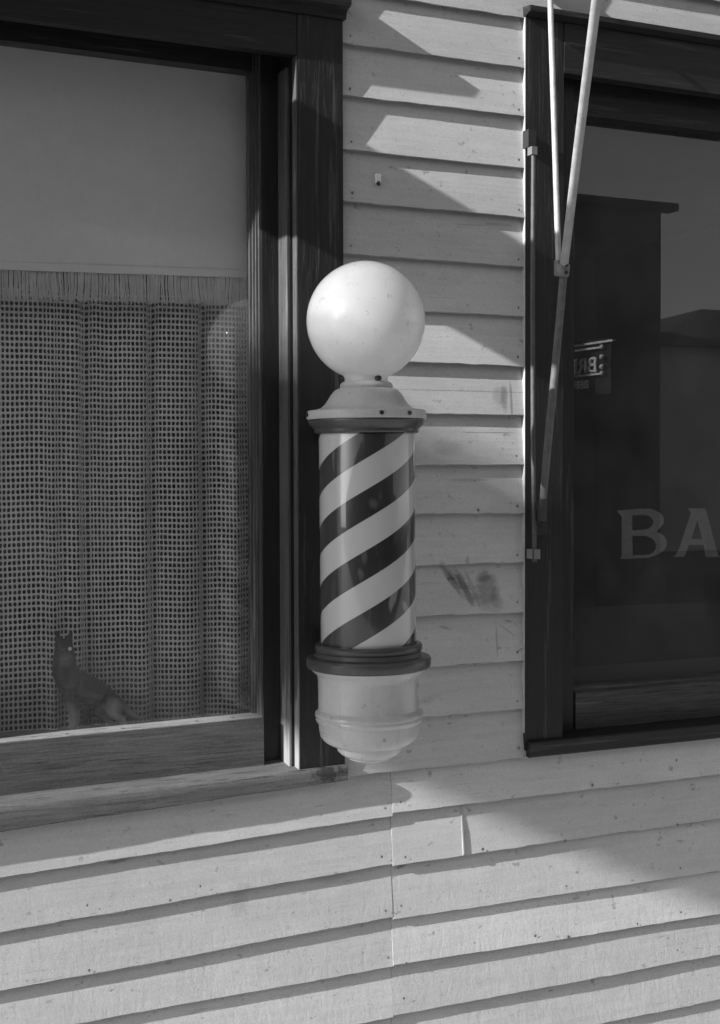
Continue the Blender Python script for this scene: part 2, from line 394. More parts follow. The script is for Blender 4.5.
# window openings
nC = .006
xLc1 = X(344, 465, nC); xLc0 = X(299, 465, nC)           # left window: right-hand casing
xLopen0 = xLc0-1.25
xRc0 = X(525.5, 465, .004); xRc1 = X(563, 465, .004)       # right window: left-hand casing
xRopen1 = xRc1+1.3
HOLES = [(xLopen0-.06, xLc0+.03, 1, 15), (xRc0+.05, xRopen1+.06, 1, 15)]   # x range, first and last row with the opening
wall = NB(); lay = wall.loops.layers.color.new('tint')
def board(k, x0, x1, dn=0.0):
    L_ = x1-x0
    nx = max(2, int(L_/.022) if (x1 > .3 and x0 < 2.6 and k < 24) else int(L_/.25))
    tint = rnd.random(); nn0 = rnd.uniform(-.0008, .0008)+dn; seed = rnd.uniform(0, 100)
    cols = []
    for i in range(nx+1):
        x = x0+L_*i/nx
        z = butt(k, min(max(x, x0+1e-4), x1-1e-4)); zt = butt(k-1, min(max(x, x0+1e-4), x1-1e-4))+.018
        jz = .0016*noise.noise(Vector((x*3.1, seed, 0)))+.0012*noise.noise(Vector((x*23, seed, 5)))
        if k >= 15: jz *= 1.5
        jn = .0016*noise.noise(Vector((x*2.3, seed, 9)))+nn0
        z += jz; e = zt-z
        chip = max(0, noise.noise(Vector((x*41, seed, 6)))-.35)*.004
        z += chip
        col = [(-.0105, z+.0035), (jn-.0009, z), (jn, z+.0017), (jn-.0135*.30+.0004*noise.noise(Vector((x*5, seed, 2))), z+e*.3),
               (jn-.0135*.62+.0005*noise.noise(Vector((x*4, seed, 3))), z+e*.62), (jn*.6-.0158, zt)]
        cols.append([wall.verts.new((x, -n, zz)) for n, zz in col])
    fs = []
    for a, b in zip(cols, cols[1:]):
        for j in range(len(a)-1):
            f = wall.faces.new((a[j], b[j], b[j+1], a[j+1])); fs.append(f)
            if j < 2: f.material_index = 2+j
    for c in (cols[0], cols[-1]): fs.append(wall.faces.new(c))
    for f in fs:
        for lp in f.loops: lp[lay] = (tint, tint, tint, 1)
def cut(x0, x1, k):
    segs = [(x0, x1)]
    for hx0, hx1, ka, kb in HOLES:
        if ka <= k <= kb:
            out = []
            for a, b in segs:
                if hx1 <= a or hx0 >= b: out.append((a, b)); continue
                if a < hx0: out.append((a, hx0))
                if b > hx1: out.append((hx1, b))
            segs = out
    return segs
XW0, XW1 = -4.5, 6.0
for k in range(-26, 28):
    if k < 1 or k == 15: js = [XW0, rnd.uniform(-3, -1), rnd.uniform(3.2, 5), XW1]
    elif k < 15: js = [XW0, -2, 4, XW1]
    elif k == 16: js = [XW0, -1.2, XJ, 4.1, XW1]
    elif k == 17: js = [XW0, -2.2, XJ, X(463.5, 835), 4.6, XW1]
    else: js = [XW0, rnd.uniform(-3, -.5), XJ, rnd.uniform(3.2, 5), XW1]
    for a, b in zip(js, js[1:]):
        dn = .0003 if abs(a-XJ) < 1e-6 else 0
        for c, d in cut(a+.0004, b-.0004, k): board(k, c, d, dn)
nail_spots = []
xf = X(463.5, 835); zf0, zf1 = butt(17, xf)+.002, butt(16, xf)
flr = NB(); prism(flr, [(-.02, zf0), (.0022, zf0), (.0030, zf0+.004), (.0030-.0125*.5, (zf0+zf1)/2), (.0018-.0125, zf1-.002), (-.02, zf1-.002)], xf-.0018, xf+.0016)
for px, py in ((350,36),(518.6,58.5),(349.5,89),(518.5,110),(351,142),(518.5,160),(352,193),(518.6,210),(350.5,246),(518,259.5),(518,308),(517.5,357),(516,456),(517,506),(478,510),(517,555),(517,602),(517,652),(517,701),(518.5,748),
               (385,808),(400.5,802),(381.5,856.5),(405,857),(482.5,849),(385.5,910.5),(401,905.5),(388,957.5),(406,963),(403.5,998),(677,824.5),(680,868),(680.5,912),(637,923.5),(568,936.5),(566,886),(677,950),(87,905),(89,970),(82,982),(535,935.5),(676,760),(592,785),(565,840.5),(170,900),(200,886)):
    nail_spots.append((px, py))
for px, py in nail_spots:
    p = W(px, py, -.001); r = rnd.uniform(.0022, .0034); ring = []
    for q in range(9):
        a = q*2*math.pi/9; ring.append(wall.verts.new((p.x+r*math.cos(a), -.0012, p.z+r*math.sin(a)*1.1)))
    f = wall.faces.new(ring); f.material_index = 1
link("joint_filler", flr, M["edge"], shop, bevel=.0006)
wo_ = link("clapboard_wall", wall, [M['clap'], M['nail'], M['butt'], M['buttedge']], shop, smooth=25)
g = NB(); box(g, XW0, xLopen0-.06, -.2, -.016, 0, 5); box(g, xLc0+.03, xRc0+.05, -.2, -.016, 0, 5); box(g, xRopen1+.06, XW1, -.2, -.016, 0, 5)
zsL = Z(340, 770, 0)-.03; zhL = butt(0, 0)-.03; zsR = Z(600, 745, 0); zhR = butt(-1, 2)-.05
box(g, xLopen0-.06, xLc0+.03, -.2, -.016, 0, zsL-.02); box(g, xLopen0-.06, xLc0+.03, -.2, -.016, 2.75, 5)
box(g, xRc0+.05, xRopen1+.06, -.2, -.016, 0, zsL-.02); box(g, xRc0+.05, xRopen1+.06, -.2, -.016, 2.75, 5)
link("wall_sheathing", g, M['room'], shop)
g = NB(); box(g, XW0-.05, XW1+.05, -.3, .06, 4.66, 4.86); box(g, XW0-.08, XW1+.08, -.3, .10, 4.86, 4.92)
link("parapet_cap", g, M['paintx'], shop, bevel=.004)
# the rooms behind: one open-fronted shell
g = NB()
box(g, XW0, XW1, -6.1, -6.0, 0, 4.9); box(g, XW0, XW0+.1, -6, -.2, 0, 4.9); box(g, XW1-.1, XW1, -6, -.2, 0, 4.9)
box(g, XW0, XW1, -6, -.2, -.1, .0); box(g, XW0, XW1, -6, -.2, 3.2, 3.3); box(g, XW0+.1, XW1-.1, -6, -.2, 4.88, 4.98)
box(g, 1.45, 1.55, -6, -.2, 0, 3.2)
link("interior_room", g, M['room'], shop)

# ------------------------------------------------------------------ left window
def xs(px, n, py=465): return X(px, py, n)
tl = (Z(250, 778.5, .05)-Z(60, 805, .05))/(xs(250, .05, 778)-xs(60, .05, 805)) * 0 + .016
zc_top = Z(320, 58, nC)
xr = xs(264, -.05, 738)
NSL = .017
zSill = Z(340, 764, NSL)      # top front edge of the sill near its right end
xSill1 = xs(348, NSL, 772)
g = NB(); box(g, xLc0, xLc1, -.020, nC, zSill-.02, zc_top+.5)
win = link("shop_window", g, M['paintz'], shop, bevel=.003, label="dark framed left window with a drawn roller shade and lace curtain")
# head casing (upper board) and cap moulding
g = NB(); box(g, xLopen0-.05, xLc0-.001, -.020, nC-.001, zc_top, zc_top+.5)
link("head_casing", g, M['paintx'], win, bevel=.003)
zcap = 2.585
CAPN = .040
g = NB(); prism(g, [(-.02, zcap-.02), (.012, zcap-.02), (.016, zcap-.004), (CAPN-.006, zcap), (CAPN, zcap+.004), (CAPN, zcap+.03), (-.02, zcap+.045)], xLopen0-.08, xLc1+.006)
link("cap_moulding", g, M['paintx'], win)
# left-hand casing, out of the picture
g = NB(); box(g, xLopen0-.16, xLopen0-.051, -.02, nC, zSill-.02, zc_top+.5); link("casing", g, M['paintz'], win, bevel=.003)
# stop moulding: front face 290.5-294, side face 280-290.5
xs0 = xs(290.5, -.022)
g = NB(); box(g, xs0, xLc0+.02, -.080, -.0215, zSill-.02, zc_top+.3)
link("stop_moulding", g, M['paintz'], win, bevel=.0015)
g = NB(); box(g, xs0-.005, xs0-.0003, -.080, -.0225, zSill-.02, Z(300, 70, -.03))
link("stop_edge", g, M['stop'], win, bevel=.0012)
g = NB(); box(g, xLc0-.0025, xLc0-.0004, -.0195, nC-.0015, zSill-.015, zc_top-.001)
link("casing_edge", g, M['stop'], win, bevel=.0008)  # pale strip put on the casing's sun-facing side to read as lit
# sash stile: front face 263-280
xst1 = xs(281, -.075); xst0 = xs(263, -.075)
zgt = Z(250, 75, -.1); zgb = Z(256, 716, -.1)
g = NB(); box(g, xst0, xs0-.0005, -.115, -.075, zSill-.02, zc_top+.3)
# stepped moulding towards the glass, 263 -> 250
st = [(263, -.075, -.081), (260, -.081, -.086), (256.5, -.086, -.092), (254, -.092, -.098)]
sash = link("sash_stile", g, M['paintz'], win, bevel=.0012); g = NB()
for i, (px, na, nb) in enumerate(st):
    x1_ = xst0-.0003-i*.0052
    box(g, x1_-.0050, x1_, -.115, na-.0035, zgb-.03, zgt+.05)
link("glazing_moulding", g, M['stop'], win, bevel=.0012)
xg1 = xst0-.021
g = NB(); box(g, xLopen0, xst0-.022, -.115, -.075, zgt+.001, zc_top+.3); link("sash_top_rail", g, M['paintx'], win, bevel=.003)
g = NB(); box(g, xLopen0-.05, xLopen0+.06, -.115, -.02, zSill-.02, zc_top+.3); link("jamb", g, M['paintz'], win, bevel=.003)
# bottom rail with a sloping lip
zr1 = Z(262, 718, -.05)
zr0 = Z(262, 762, -.05)
g = NB(); prism(g, [(-.115, zr0-.03), (-.05, zr0-.03), (-.05, zr1), (-.115, zr1)], xLopen0+.061, xr, tl, xr)
link("bottom_rail", g, M['bare'], win, bevel=.0012)
g = NB(); prism(g, [(-.110, zr1+.0004), (-.0515, zr1+.0004), (-.0515, zr1+.002), (-.055, zr1+.003), (-.097, zr1+.0036), (-.110, zr1+.0036)], xLopen0+.061, xr-.002, tl, xr)
link("glazing_bead", g, wood("bare wood of the bead toned as sunlit", .34, .2, 'x', .75, 1.2, .8), win, bevel=.0006)  # coloured paler than the rail so the lip reads as sunlit
for px in (66, 122, 196, 232):
    c = W(px, 741.5-(px-36)*.104, -.07); c.z = zr1+.003+tl*(c.x-xr); g = NB(); tube(g, [c+Vector((0, 0, -.006)), c+Vector((0, 0, .0012))], .0045, 9); link("bead_nail", g, M['nail'], win)
# sill
zs1 = Z(345, 765, NSL); zs0 = Z(348, 780.5, NSL)
g = NB(); slices = []; NSs = 90; x0_ = xLopen0-.2
for i in range(NSs+1):
    x = x0_+(xSill1-x0_)*i/NSs; dz = tl*1.15*(x-xSill1); db = .022*(x-xSill1); q = []
    wv = .0016*noise.noise(Vector((x*5, 1, 2)))+.0009*noise.noise(Vector((x*24, 6, 2)))
    wt = .0014*noise.noise(Vector((x*6, 3, 8)))+.0008*noise.noise(Vector((x*30, 3, 8)))
    for n_, z_, lowr in ((-.115, zs0, 1), (NSL-.003, zs0, 1), (NSL, zs0+.003, 1), (NSL+.0008, (zs0+zs1)/2, .5), (NSL, zs1-.007, 0), (NSL-.0025, zs1-.003, 0), (NSL-.007, zs1-.0006, 0), (-.03, zs1+.0025, 0), (-.115, zs1+.012, 0)):
        q.append(g.verts.new((x, -(n_+(wv if n_ > 0 else 0)), z_+dz+db*lowr+(wt if n_ > -.1 else 0))))
    slices.append(q)
for a, b in zip(slices, slices[1:]):
    for k in range(len(a)): g.faces.new((a[k], a[(k+1) % len(a)], b[(k+1) % len(a)], b[k]))
g.faces.new(slices[0][::-1]); g.faces.new(slices[-1])
link("sill", g, M['sill'], win, smooth=40)
g = NB(); box(g, xLopen0+.05, xg1+.006, -.1035, -.1000, zgb-.04, zgt+.03); link("window_pane", g, M['glass'], win)

# ------------------------------------------------------------------ right window
nR = .004
zRs1 = Z(527, 743, NSL); zRs0 = Z(531, 758, NSL)
zRh = Z(596, 23, .03)
g = NB(); box(g, xRc0, xRc1, -.03, nR, zRs1-.02, zRh-.001)
win2 = link("shop_window", g, M['paintz'], shop, bevel=.003, label="dark framed right window lettered BA and mirroring the street")
g = NB(); box(g, xRc0-.0012, xRc0-.0003, -.02, nR-.0012, zRs1+.02, zRh); link("casing_edge", g, M['edge'], win2, bevel=.0006, label="thin white painted edge of the dark casing")
zRc = Z(600, 78, nR)
g = NB(); box(g, xRc1+.0005, xRopen1, -.03, nR+.002, zRc, zRh-.0015); link("head_casing", g, M['paintx'], win2, bevel=.003)
g = NB(); prism(g, [(-.02, zRh), (nR+.004, zRh), (.030, zRh+.006), (.030, zRh+.018), (-.02, zRh+.026)], xRc0-.004, xRopen1+.15); link("cap_moulding", g, M['paintx'], win2)
g = NB(); box(g, xRopen1+.0005, xRopen1+.14, -.03, nR, zRs1-.02, zRh-.001); link("casing", g, M['paintz'], win2, bevel=.003)
xrs1 = xs(572, -.062); zRgt = Z(600, 119, -.07); zRl = Z(573, 690, -.06)
g = NB(); box(g, xRc1-.02, xrs1-.006, -.105, -.045, zRs1-.02, zRh-.1); box(g, xrs1-.0062, xrs1, -.105, -.062, zRl-.01, zRgt)
link("sash_stile", g, M['paintz'], win2, bevel=.002)
g = NB(); box(g, xrs1+.0005, xRopen1+.02, -.105, -.06, zRgt+.001, zRh-.1); link("sash_top_rail", g, M['paintx'], win2, bevel=.003)
zRr0 = Z(574, 731, -.045)
g = NB(); prism(g, [(-.105, zRr0-.03), (-.045, zRr0-.03), (-.045, zRl-.006), (-.05, zRl-.003), (-.058, zRl-.002), (-.06, zRl+.004), (-.098, zRl+.010), (-.105, zRl+.010)], xrs1+.0008, xRopen1+.02)
link("bottom_rail", g, wood("dark worn rail paint", .10, .035, 'x', .7, 1.3, .8, worn=.2, wornamt=.5), win2, bevel=.0012)
g = NB(); prism(g, [(-.105, zRs0), (NSL-.002, zRs0), (NSL, zRs0+.003), (NSL, zRs1-.003), (NSL-.003, zRs1), (-.105, zRs1+.014)], X(530, 750, NSL), xRopen1+.2)
link("sill", g, M['paintx'], win2, bevel=.0015)
g = NB(); box(g, xRopen1+.02, xRopen1+.03, -.105, -.0305, zRs1-.02, zRh-.1); link("jamb", g, M['paintz'], win2)
g = NB(); box(g, xrs1-.004, xRopen1+.019, -.1035, -.1000, zRl-.01, zRgt+.02); link("window_pane", g, M['glass'], win2)
g = NB(); box(g, xrs1-.03, xRopen1-.02, -.36, -.1055, zRr0-.02, zRl+.004); link("window_ledge", g, M['room'], win2)
# painted letters BA on the inside of the glass
def letter_mesh(loops, n, th):
    cu = bpy.data.curves.new("letter_outline", 'CURVE'); cu.dimensions = '2D'; cu.fill_mode = 'BOTH'; cu.extrude = th/2
    for pts, smooth in loops:
        sp = cu.splines.new('BEZIER'); sp.bezier_points.add(len(pts)-1); sp.use_cyclic_u = True
        for b, (px, py, sm) in zip(sp.bezier_points, pts):
            p = W(600+px/7.2, 490+py/7.2, n); b.co = (p.x, p.z, 0)
            b.handle_left_type = b.handle_right_type = 'AUTO' if sm else 'VECTOR'
    ob = bpy.data.objects.new("tmp", cu); COL.objects.link(ob)
    dg = bpy.context.evaluated_depsgraph_get(); me = bpy.data.meshes.new_from_object(ob.evaluated_get(dg))
    bm = bmesh.new(); bm.from_mesh(me); bpy.data.objects.remove(ob); bpy.data.curves.remove(cu); bpy.data.meshes.remove(me)
    for v in bm.verts: v.co = Vector((v.co.x, -n+v.co.z, v.co.y))
    return bm
nL = -.1048
B_ = [([(117,148,0),(155,146,0),(300,133,0),(400,148,1),(460,215,1),(408,300,0),(470,345,1),(478,400,1),(400,470,1),(250,494,0),(145,497,0),(157,470,0),(155,190,0)], 0),
      ([(232,184,0),(300,178,0),(360,192,1),(382,228,1),(360,270,1),(310,287,0),(232,290,0)], 0),
      ([(232,332,0),(330,330,0),(385,360,1),(402,410,1),(375,455,1),(310,468,0),(235,468,0)], 0)]
A_ = [([(632,133,0),(760,133,0),(850,470,0),(870,482,0),(760,482,0),(745,395,0),(640,395,0),(606,480,0),(525,482,0),(545,468,0),(570,420,0),(655,165,0)], 0),
      ([(658,352,0),(735,352,0),(700,215,0)], 0)]
bm = letter_mesh(B_, nL, .0008); link("painted_letter", bm, M['letter'], win2, label="faded painted capital B on the glass")
bm = letter_mesh(A_, nL, .0008); link("painted_letter", bm, M['letter'], win2, label="faded painted capital A on the glass")

# ------------------------------------------------------------------ roller shade and lace curtain behind the left pane
xa, xb = xLopen0+.02, xst0+.03
nS = -.150
zhem = Z(249, 277, nS); zhem0 = Z(36, 270, nS); ths = (zhem-zhem0)/(X(249, 277, nS)-X(36, 270, nS))
shade_root = empty("window_shade", Vector((xs(150, nS), -nS, zhem)), "pale roller shade with cotton fringe drawn halfway down the left window", "window shade")
g = NB(); NX, NZ = 40, 30; grid = []
for j in range(NZ+1):
    row = []
    for i in range(NX+1):
        x = xa+(xb-xa)*i/NX; z0 = zhem+ths*(x-X(249, 277, nS)); z = z0+(zgt+.12-z0)*j/NZ
        row.append(g.verts.new((x, -(nS+.0025*noise.noise(Vector((x*3, z*2, 1)))), z)))
    grid.append(row)
for a, b in zip(grid, grid[1:]):
    for i in range(NX): g.faces.new((a[i], a[i+1], b[i+1], b[i]))
cl = link("shade_cloth", g, M['shade'], shade_root, smooth=True)
md = cl.modifiers.new("thickness", 'SOLIDIFY'); md.thickness = .0012
g = NB(); zx = X(249, 277, nS)
prism(g, [(nS-.003, zhem-.002), (nS+.004, zhem-.002), (nS+.0045, zhem+.004), (nS+.004, zhem+.014), (nS-.003, zhem+.014)], xa, xb, ths, zx)
link("hem_bar", g, M['shade'], shade_root, bevel=.001)
g = NB(); x = xa
flen = Z(150, 274, nS)-Z(150, 303, nS)
while x < xb:
    z0 = zhem+ths*(x-zx)-.001
    cl_ = noise.noise(Vector((x*16, 3.3, 0)))*.010+noise.noise(Vector((x*60, 8.3, 0)))*.004
    ln = flen*rnd.uniform(.95, 1.05); nn = nS+rnd.uniform(-.002, .002)
    pts = []
    for q in range(6):
        t = q/5; pts.append((x+cl_*t*t+rnd.uniform(-.0006, .0006), -(nn+.002*math.sin(t*3+x*40)), z0-ln*t))
    tube(g, pts, [.0016, .0017, .0017, .0017, .0016, .0010], 5)
    x += rnd.choice((.0022, .0025, .0028, .0031, .0031, .0044))
link("fringe", g, M['fringe'], shade_root, smooth=True)

def fold_n(x):
    s = 0
    for px, wd, am in ((50, .016, .012), (86, .014, -.016), (138, .03, .008), (152, .010, -.012), (197, .05, .008), (204, .010, -.014), (232, .02, .010)):
        xx = xs(px, -.2); s += 1.5*am*math.exp(-((x-xx)/wd)**2)
    return s+.006*math.sin(x*31)+.004*math.sin(x*57+1)
# walk along the folded cloth so that the mesh keeps its thread length
us = [xa]; PITCH_X, PITCH_Z = .0098, .0124
while us[-1] < xb+.02:
    x = us[-1]; d = (fold_n(x+.001)-fold_n(x))/.001
    us.append(x+PITCH_X/math.sqrt(1+d*d*1.6))
zct, zcb = zhem-.045, Z(150, 730, -.19)-.02
nzr = int((zct-zcb)/PITCH_Z)
g = NB()
nC0 = -.196
def cpt(u, j):
    i = int(u); t = u-i; i = min(i, len(us)-2)
    x = us[i]+(us[i+1]-us[i])*t; z = zct-j*PITCH_Z
    sway = .004*noise.noise(Vector((x*2, z*2, 4)))
    sag = .003*noise.noise(Vector((x*6, z*3, 7)))
    return Vector((x+sway+.0006*math.sin(j*2.1+i), -(nC0+fold_n(x+.01*noise.noise(Vector((z*1.5, 0, 3))))), z+sag-.0012*abs(fold_n(x))/.01))
cache = {}
def cv(u, j):
    k = (round(u*4), round(j*4))
    if k not in cache: cache[k] = g.verts.new(cpt(u, j))
    return cache[k]
for i in range(len(us)-2):
    for j in range(nzr):
        outer = [cv(i, j), cv(i+.5, j), cv(i+1, j), cv(i+1, j+.5), cv(i+1, j+1), cv(i+.5, j+1), cv(i, j+1), cv(i, j+.5)]
        c = Vector()
        for v in outer: c += v.co
        c /= 8
        hw = rnd.uniform(.66, .77); hz = rnd.uniform(.64, .76)
        inner = []
        for q, v in enumerate(outer):
            d = v.co-c; s_ = .80 if q % 2 == 0 else 1.0
            inner.append(g.verts.new(c+Vector((d.x*hw*s_, d.y*hw, d.z*hz*s_))))
        for q in range(8):
            q2 = (q+1) % 8; g.faces.new((outer[q], outer[q2], inner[q2], inner[q]))
cur = link("lace_curtain", g, M['lace'], None, loc=(xs(150, -.2), .196, zcb), smooth=True)
tag(cur, "open mesh lace curtain hanging in folds below the fringed shade", "curtain")
md = cur.modifiers.new("thickness", 'SOLIDIFY'); md.thickness = .0012
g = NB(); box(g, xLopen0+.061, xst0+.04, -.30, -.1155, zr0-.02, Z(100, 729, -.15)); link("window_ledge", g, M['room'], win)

# ------------------------------------------------------------------ dog figurine on the ledge
nD = -.150
zl = Z(100, 729, -.15)
base = W(92, 728, nD); base.z = zl
dog = empty("dog_figurine", base, "small standing shepherd dog figurine on the window ledge before the lace curtain", "figurine")
S = .0028
def dp(px, py, dn=0.0):
    p = W(px, py, nD); return Vector((p.x, -(nD+dn), max(p.z, zl+.003)))-base
J = {}
vs, es, rs = [], [], []
def jn(name, px, py, r, dn=0.0, par=None):
    J[name] = len(vs); vs.append(dp(px, py, dn)); rs.append(r*S)
    if par: es.append((J[par], J[name]))
jn('mid', 85, 690, 13.5)
jn('chest', 68, 680, 14, 0, 'mid'); jn('breast', 64, 669, 11.5, .003, 'chest'); jn('neck', 63, 659, 9.2, .007, 'breast'); jn('head', 62.5, 648, 8, .012, 'neck')
jn('muzzle', 63, 655, 4.8, .026, 'head'); jn('nose', 63.4, 658, 3.0, .036, 'muzzle')
jn('earl0', 57.6, 641, 3.4, .013, 'head'); jn('earl', 55.2, 629.5, 1.1, .013, 'earl0')
jn('earr0', 67.6, 640.5, 3.4, .013, 'head'); jn('earr', 70.4, 629, 1.1, .013, 'earr0')
jn('loin', 101, 695, 11, 0, 'mid'); jn('rump', 113, 700, 11.5, 0, 'loin')
jn('tail1', 123, 706, 3.8, 0, 'rump'); jn('tail2', 129, 713, 3.6, -.004, 'tail1'); jn('tail3', 137, 718, 2.8, -.006, 'tail2'); jn('tail4', 145, 720, 1.6, -.006, 'tail3')
for sfx, dn, dx in (('a', .017, 0), ('b', -.014, 7)):
    jn('sh'+sfx, 66+dx, 689, 5.6, dn*.8, 'chest'); jn('el'+sfx, 68+dx, 701, 4.6, dn, 'sh'+sfx); jn('wr'+sfx, 71+dx, 713, 3.2, dn, 'el'+sfx); jn('fp'+sfx, 72+dx, 724, 3.0, dn, 'wr'+sfx); jn('ft'+sfx, 68.5+dx, 727, 2.5, dn+.006, 'fp'+sfx)
for sfx, dn, dx in (('a', .019, 3), ('b', -.014, -8)):
    jn('th'+sfx, 111+dx*.6, 705, 9, dn, 'rump'); jn('kn'+sfx, 107+dx, 712, 5.4, dn, 'th'+sfx); jn('hk'+sfx, 117+dx, 718, 3.2, dn, 'kn'+sfx); jn('hf'+sfx, 119+dx, 726, 3.0, dn, 'hk'+sfx); jn('ht'+sfx, 114+dx, 727.5, 2.4, dn+.003, 'hf'+sfx)
me = bpy.data.meshes.new("dog_skeleton"); me.from_pydata([tuple(v) for v in vs], es, []); tmp = bpy.data.objects.new("tmp", me); COL.objects.link(tmp)
tmp.modifiers.new("skin", 'SKIN'); sv = me.skin_vertices[0].data
for i, r in enumerate(rs): sv[i].radius = (r, r*(.85 if i in (0,) else .9)); sv[i].use_root = (i == 0)
sb = tmp.modifiers.new("sub", 'SUBSURF'); sb.levels = 2; sb.render_levels = 2
rm = tmp.modifiers.new("join", 'REMESH'); rm.mode = 'VOXEL'; rm.voxel_size = .0016
sm_ = tmp.modifiers.new("smooth", 'SMOOTH'); sm_.iterations = 6; sm_.factor = .5
dg = bpy.context.evaluated_depsgraph_get(); dm = bpy.data.meshes.new_from_object(tmp.evaluated_get(dg)); bpy.data.objects.remove(tmp)
ca = dm.color_attributes.new('coat', 'FLOAT_COLOR', 'POINT')
zt_ = dp(90, 697).z; muz = dp(63, 657, .03)
for v in dm.vertices:
    z = v.co.z+.016*noise.noise(v.co*45); c = .018
    c += .42*max(0, min(1, (zt_-z)/.045))
    mz = 1-((v.co-muz)*Vector((1, .6, 1))).length/.020
    c += .10*max(0, min(1, mz*1.2+.25*noise.noise(v.co*160)))
    ca.data[v.index].color = (c, c, c, 1)
dmt = NT("glazed figurine coat"); at = dmt.n('ShaderNodeAttribute', attribute_name='coat')
dmt.grey(dmt.math('MULTIPLY', at.outputs['Fac'], dmt.ramp(dmt.noise(dmt.tc, 60, 5, .6), .3, .7, .8, 1.2))); dmt.rough(.35)
dm.materials.append(dmt.m); dm.name = "body"
for p in dm.polygons: p.use_smooth = True
do = bpy.data.objects.new("body", dm); COL.objects.link(do); do.parent = dog
for px in (59.8, 66.6):
    g = NB(); c = dp(px, 647, .032)+base; bmesh.ops.create_uvsphere(g, u_segments=12, v_segments=8, radius=.0042, matrix=Matrix.Translation(c))
    link("eye", g, plain("glass eye", .75 if px > 63 else .05, .1, .05, 5, coat=1), dog, smooth=True)

# ------------------------------------------------------------------ barber pole
NP = .22
pax = W(369, 540, NP)
def pz(y): return Z(366.5, y, NP)
PXM = (pz(440)-pz(640))/200.0
pole = empty("barber_pole", Vector((pax.x, -NP, pz(764))), "barber pole with white globe, dark diagonal stripes and pale bowl base", "barber pole")
cx_, cy_ = pax.x, -NP
def prof(lst): return [(r*PXM, pz(y)) for r, y in lst]
TH = math.atan2(-(CAMN-NP), -pax.x)
# globe with its neck
g = NB(); zc = pz(321); rg = 59*PXM; pr = [(0, zc+rg)]
for i in range(1, 60):
    a = math.pi/2-math.pi*i/60*.935
    if math.sin(a) < -.925: break
    pr.append((rg*math.cos(a), zc+rg*math.sin(a)))
pr += prof([(21.8, 378), (21.6, 384)])
lathe(g, pr, cx_, cy_, 96); link("globe", g, M['opal'], pole, smooth=True)
# cap: neck ring, ogee dome, flange
g = NB(); lathe(g, prof([(0,382),(23,382),(25.5,383.5),(26.5,386),(26,388.5),(28.5,388.8),(32.2,391),(35.6,395),(38.6,400),(42,405),(46,408.3),(52,410),(58,410.6),(59.5,412),(59.8,418),(59,419.5),(50,419.6),(0,419.6)]), cx_, cy_); cap = link("cap", g, M['capmetal'], pole, smooth=32)
for a in (14, 44, 104, 164, 224, 284):
    an = TH+R(a); g = NB(); d = Vector((math.cos(an), math.sin(an), 0)); p = Vector((cx_, cy_, pz(414.8)))
    tube(g, [p+d*58.5*PXM, p+d*61*PXM], 2.1*PXM, 10); link("cap_screw", g, M['iron'], cap)
for a in (30, 150, 270):
    an = TH+R(a); g = NB(); d = Vector((math.cos(an), math.sin(an), 0)); p = Vector((cx_, cy_, pz(379.5)))
    tube(g, [p+d*20*PXM, p+d*26*PXM], [3*PXM, 2.4*PXM], 10); link("globe_screw", g, M['iron'], cap)
g = NB(); lathe(g, prof([(47.5,419.8),(58,419.9),(58.5,421.5),(57,425),(54,427.5),(52.5,429),(52.2,432),(51,433.4),(47.4,433.6)]), cx_, cy_); link("top_band", g, M['band'], pole, smooth=32)
# striped cylinder
lead, period = 174.9*PXM, 58.3*PXM
zloc = pz(517)-pole.location.z
WEAR = [(R(32), pz(592)-pole.location.z, .10, .030, -3.0, .7), (R(50), pz(606)-pole.location.z, .09, .02, 5.0, .6), (R(8), pz(503)-pole.location.z, .14, .016, 0, .22), (R(-4), pz(553)-pole.location.z, .10, .03, 1, .25), (R(-8), pz(570)-pole.location.z, .09, .02, 1, .25)]
g = NB(); lathe(g, [(47.6*PXM, pz(434-1)), (48*PXM, pz(434)), (48*PXM, pz(645)), (47.6*PXM, pz(646))], cx_, cy_, 128)
cyl = link("striped_cylinder", g, stripe_mat(period, lead, zloc, .485), pole, smooth=32)
cyl.data.transform(Matrix.Rotation(-TH, 4, 'Z')); cyl.rotation_euler = (0, 0, TH)
# lower ring
g = NB(); lathe(g, prof([(48.2,642.5),(52.5,643),(54,645),(54,648.5),(52.5,651),(54.5,654.5),(58,655),(61.3,656),(62.6,658),(62.6,664.5),(61.4,666.6),(57,667.2),(46,667.4)]), cx_, cy_); link("bottom_ring", g, M['band'], pole, smooth=32)
# bowl base
g = NB(); lathe(g, prof([(46,667.6),(57.5,667.7),(57,669.5),(54.5,671.5),(52,674),(51.2,679),(51,708),(52.3,709.5),(54.3,711.5),(54.6,714),(53,716),(53.9,718),(53,720.5),(51,722),(50.4,729),(49,735),(46,739.5),(41.5,742.5),(37,744.6),(34,745.2),(33.5,746.6),(32,750),(28.5,753.5),(24.5,755.8),(21.5,756.6),(21,758),(16,760.5),(9,762),(6,762.2),(5.6,763.8),(0,764)]), cx_, cy_); link("bowl_base", g, M['enamel'], pole, smooth=36)
# brackets back to the window casing
for y in (428, 648):
    g = NB(); zz = pz(y); box(g, cx_-.016, cx_+.016, nC, nC+.012, zz-.022, zz+.022)
    box(g, cx_-.012, cx_+.012, nC+.0122, NP-.06, zz-.010, zz+.010)
    link("wall_bracket", g, M['iron'], pole, bevel=.003)
pole.rotation_euler = (0, R(-.38), 0)

